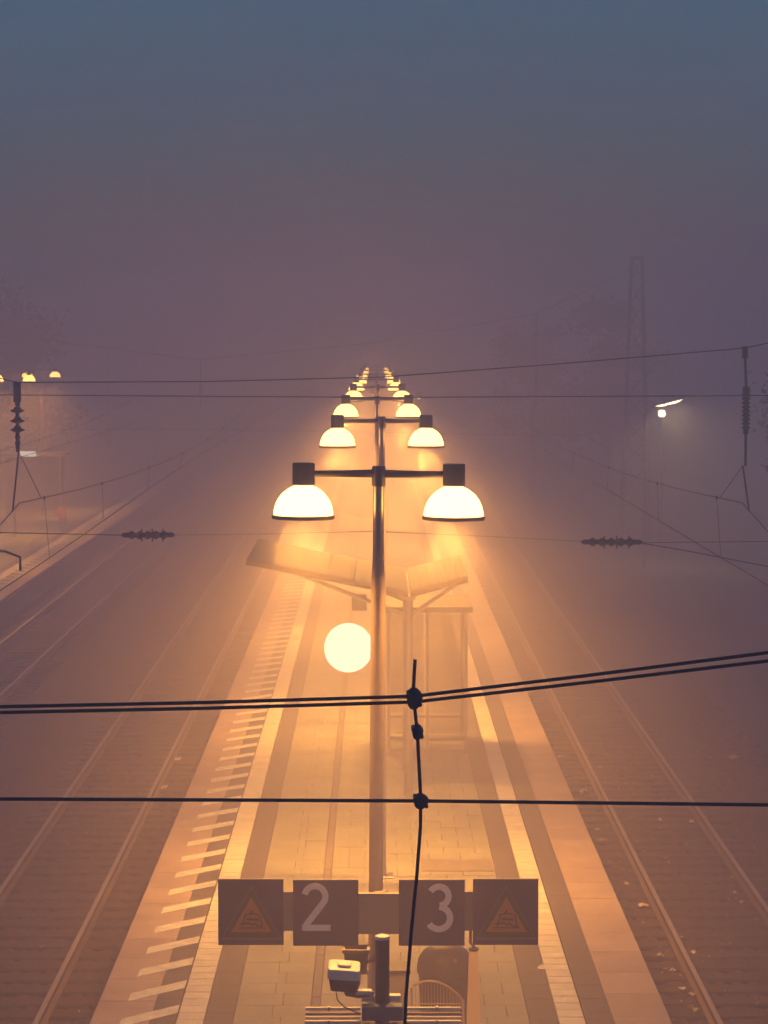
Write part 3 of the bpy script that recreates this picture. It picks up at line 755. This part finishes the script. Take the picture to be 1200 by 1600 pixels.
# ------------------------------------------------------------------ left platform furniture
SHY = 104.0
s2 = empty('platform_shelter', (-14.35, SHY, 0)); tag(s2, 'flat-roofed shelter with a white strip light on the left platform', 'shelter')
zr = wz(711, SHY)
B(-1.3, 1.5, -.9, .9, zr, zr+.10).build('roof', 'roof', s2)
for xx in (-1.2, 1.3):
    for yy in (-.8, .8): B(xx-.04, xx+.04, yy-.04, yy+.04, .002, zr-.001).build('post', 'frame', s2)
B(-1.15, 1.25, .79, .81, .3, zr-.1).build('glass_pane', 'glass', s2)
B(wx(36, SHY)+14.35, wx(61, SHY)+14.35, -.99, -.91, zr-.02, zr+.2).build('strip_light', 'strip_glow', s2)
B(wx(61, SHY)+14.37, wx(108, SHY)+14.35, -.95, -.91, zr+.02, zr+.06).build('light_rail', 'white_plastic', s2)
os_ = empty('round_sign', (wx(95, 100), 100, 0)); tag(os_, 'small round orange sign on the left platform', 'sign')
MB().lathe([(.001,-.02),(.21,-.018),(.22,0),(.21,.018),(.001,.02)], 24, (0,0,wz(800,100)), axis='y', cap=False).build('disc', 'orange_sign', os_)
MB().tube([(0,.05,.002),(0,.05,wz(800,100)+.1)], .025, 8).build('post', 'steel', os_)

# ------------------------------------------------------------------ street lamp at the right
def street_lamp(px, py, Y, length, label, energy, tilt):
    x, z_ = wx(px, Y), wz(py, Y)
    t = empty('street_lamp', (x-.9, Y, -.98)); tag(t, label, 'street lamp', 'white street lights at the right')
    zz = z_+.98
    MB().tube([(0,0,0),(0,0,zz-.9),(.05,0,zz-.45),(.25,0,zz-.2),(.55,0,zz-.06)], [.06,.04,.03,.025,.025], 10).build('pole', 'dark_metal', t, smooth=True)
    h = MB().box(-length/2, length/2, -.12, .12, .0, .09, .03).build('head', 'dark_metal', t, (.9, 0, zz)); h.rotation_euler = (0, tilt, 0)
    g_ = MB().prism([(-length/2+.03, -.004), (-length/2+.25, -.075), (length/2-.35, -.085), (length/2-.03, -.004)], -.10, .10).build('lens', 'street_glow', h)
    l = bpy.data.lights.new('street_light', 'AREA'); l.shape = 'RECTANGLE'; l.size = length*.8; l.size_y = .2; l.energy = energy; l.color = (1.0, .82, .34); l.spread = R(170)
    o_ = bpy.data.objects.new('street_light', l); col.objects.link(o_); o_.parent = h; o_.location = (0, 0, -.09)
street_lamp(1045, 629, 95, 1.15, 'street lamp with tilted glowing head at the right of the lattice mast', 330, R(-14))
fl2 = empty('wall_lamp', (wx(1034, 99), 99, -.98)); tag(fl2, 'small round white light just below the tilted street lamp head', 'lamp')
MB().lathe([(.001,-.15),(.12,-.12),(.15,0),(.12,.12),(.001,.15)], 16, (0,0,wz(646,99)+.98), cap=False).build('globe', 'street_glow', fl2)
MB().tube([(0,0,0),(0,0,wz(646,99)+.82)], [.05,.03], 8).build('pole', 'dark_metal', fl2)
for (px, py, Y, lab) in ((654, 622, 124, 'tiny white signal light just right of the far lamps'), (170, 567, 165, 'tiny dim light far off above the left tracks')):
    t = empty('signal_light', (wx(px, Y), Y, 0)); tag(t, lab, 'signal')
    zz = wz(py, Y)
    MB().lathe([(.001,-.07),(.06,-.05),(.075,0),(.06,.05),(.001,.07)], 12, (0,-.13,zz), cap=False).build('lens', 'tiny_glow', t)
    MB().tube([(0,0,.002 if px > 300 else -.99),(0,0,zz+.25)], .05, 8).build('post', 'dark_metal', t)
    B(-.16, .16, -.04, .06, zz-.3, zz+.3).build('backboard', 'dark_metal', t)

# ------------------------------------------------------------------ trees
def tree(x, y, h, cr, label, leaves=3500, lean=0.0, sparse=False, seed=1):
    rd = random.Random(seed); nr_ = np.random.default_rng(seed)
    t = empty('tree', (x, y, -1.0)); tag(t, label, 'tree', 'dim trees in the fog')
    m = MB(); tips = []
    m.tube([(0,0,0),(.05,0,h*.25),(lean*.3,.05,h*.5),(lean*.6,0,h*.8),(lean,0,h*.97)], [h*.022,h*.018,h*.014,h*.007,h*.002], 9)
    for k in range(26):
        z0 = h*rd.uniform(.28, .9); a = rd.uniform(0, 6.28); L = cr*rd.uniform(.6, 1.1)*(1.15-.6*(z0/h))
        b0 = Vector((lean*z0/h, 0, z0)); b1 = b0+Vector((math.cos(a)*L*.5, math.sin(a)*L*.5, L*.28)); b2 = b0+Vector((math.cos(a)*L, math.sin(a)*L, L*.5))
        m.tube([b0, b1, b2], [h*.007, h*.004, h*.0012], 5); tips.append((b1, b2))
        for j in range(4):
            p0 = b0.lerp(b2, rd.uniform(.4, .95)); d_ = Vector((rd.gauss(0,1), rd.gauss(0,1), rd.uniform(.1,1.2))).normalized()*L*rd.uniform(.2,.45)
            m.tube([p0, p0+d_*.5+Vector((0,0,.05)), p0+d_], [h*.0028, h*.0018, h*.0008], 4); tips.append((p0, p0+d_))
    m.build('trunk', 'bark', t)
    vs_ = []; 
    n = leaves
    idx = nr_.integers(0, len(tips), n); u = nr_.uniform(.3, 1.1, n)
    A = np.array([tuple(a) for a, c in tips]); C = np.array([tuple(c) for a, c in tips])
    P = A[idx] + (C-A)[idx]*u[:, None] + nr_.normal(0, cr*(.05 if sparse else .11), (n, 3))
    sz = nr_.uniform(.05, .12, n)*(1.0 if sparse else 1.7)
    d1 = nr_.normal(0, 1, (n, 3)); d1 /= np.linalg.norm(d1, axis=1)[:, None]
    d2 = nr_.normal(0, 1, (n, 3)); d2 -= (d1*d2).sum(1)[:, None]*d1; d2 /= np.linalg.norm(d2, axis=1)[:, None]
    V = np.stack([P-d1*sz[:, None], P-d2*sz[:, None]*.6, P+d1*sz[:, None], P+d2*sz[:, None]*.6], 1).reshape(-1, 3)
    me = bpy.data.meshes.new('crown'); me.from_pydata(V.tolist(), [], np.arange(4*n).reshape(-1, 4).tolist()); me.materials.append(M['leaf_dark'])
    link('crown', me, t)
tree(-18.2, 118, 11.0, 3.8, 'dark round tree behind the lamps of the left platform', 6000, seed=3)
tree(-22.0, 114, 11.6, 4.2, 'dark tree at the far left edge behind the platform lamps', 6000, seed=4)
tree(12.2, 130, 10.6, 3.2, 'faint tree in the fog left of the lattice mast', 5000, seed=5)
tree(8.9, 142, 9.4, 2.6, 'fainter low tree in the fog between lamps and lattice mast', 4500, seed=6)
tree(12.5, 62, 12.2, 3.3, 'bare-branched tree reaching in at the right edge', 1200, sparse=True, seed=8)
tree(17.5, 88, 10.0, 3.8, 'dark tree behind the right-hand insulator', 6000, seed=9)
tree(13.6, 47, 6.5, 2.6, 'low dark tree beside the right track', 5000, seed=12)

# ------------------------------------------------------------------ fog
hz = MB().box(-440, 440, -80, 860, -2.2, 12.4).build('haze', None)
hm = bpy.data.materials.new('haze'); hm.use_nodes = True
n = hm.node_tree.nodes; n.clear()
ho = n.new('ShaderNodeOutputMaterial'); pv = n.new('ShaderNodeVolumePrincipled')
pv.inputs['Color'].default_value = (.985, .88, .975, 1); pv.inputs['Density'].default_value = FOG_DENSITY
pv.inputs['Anisotropy'].default_value = .4; pv.inputs['Density Attribute'].default_value = ''
hm.node_tree.links.new(pv.outputs[0], ho.inputs['Volume'])
hz.data.materials.append(hm)
tag(hz, 'thick evening fog hanging over the whole station', 'fog', kind='stuff')
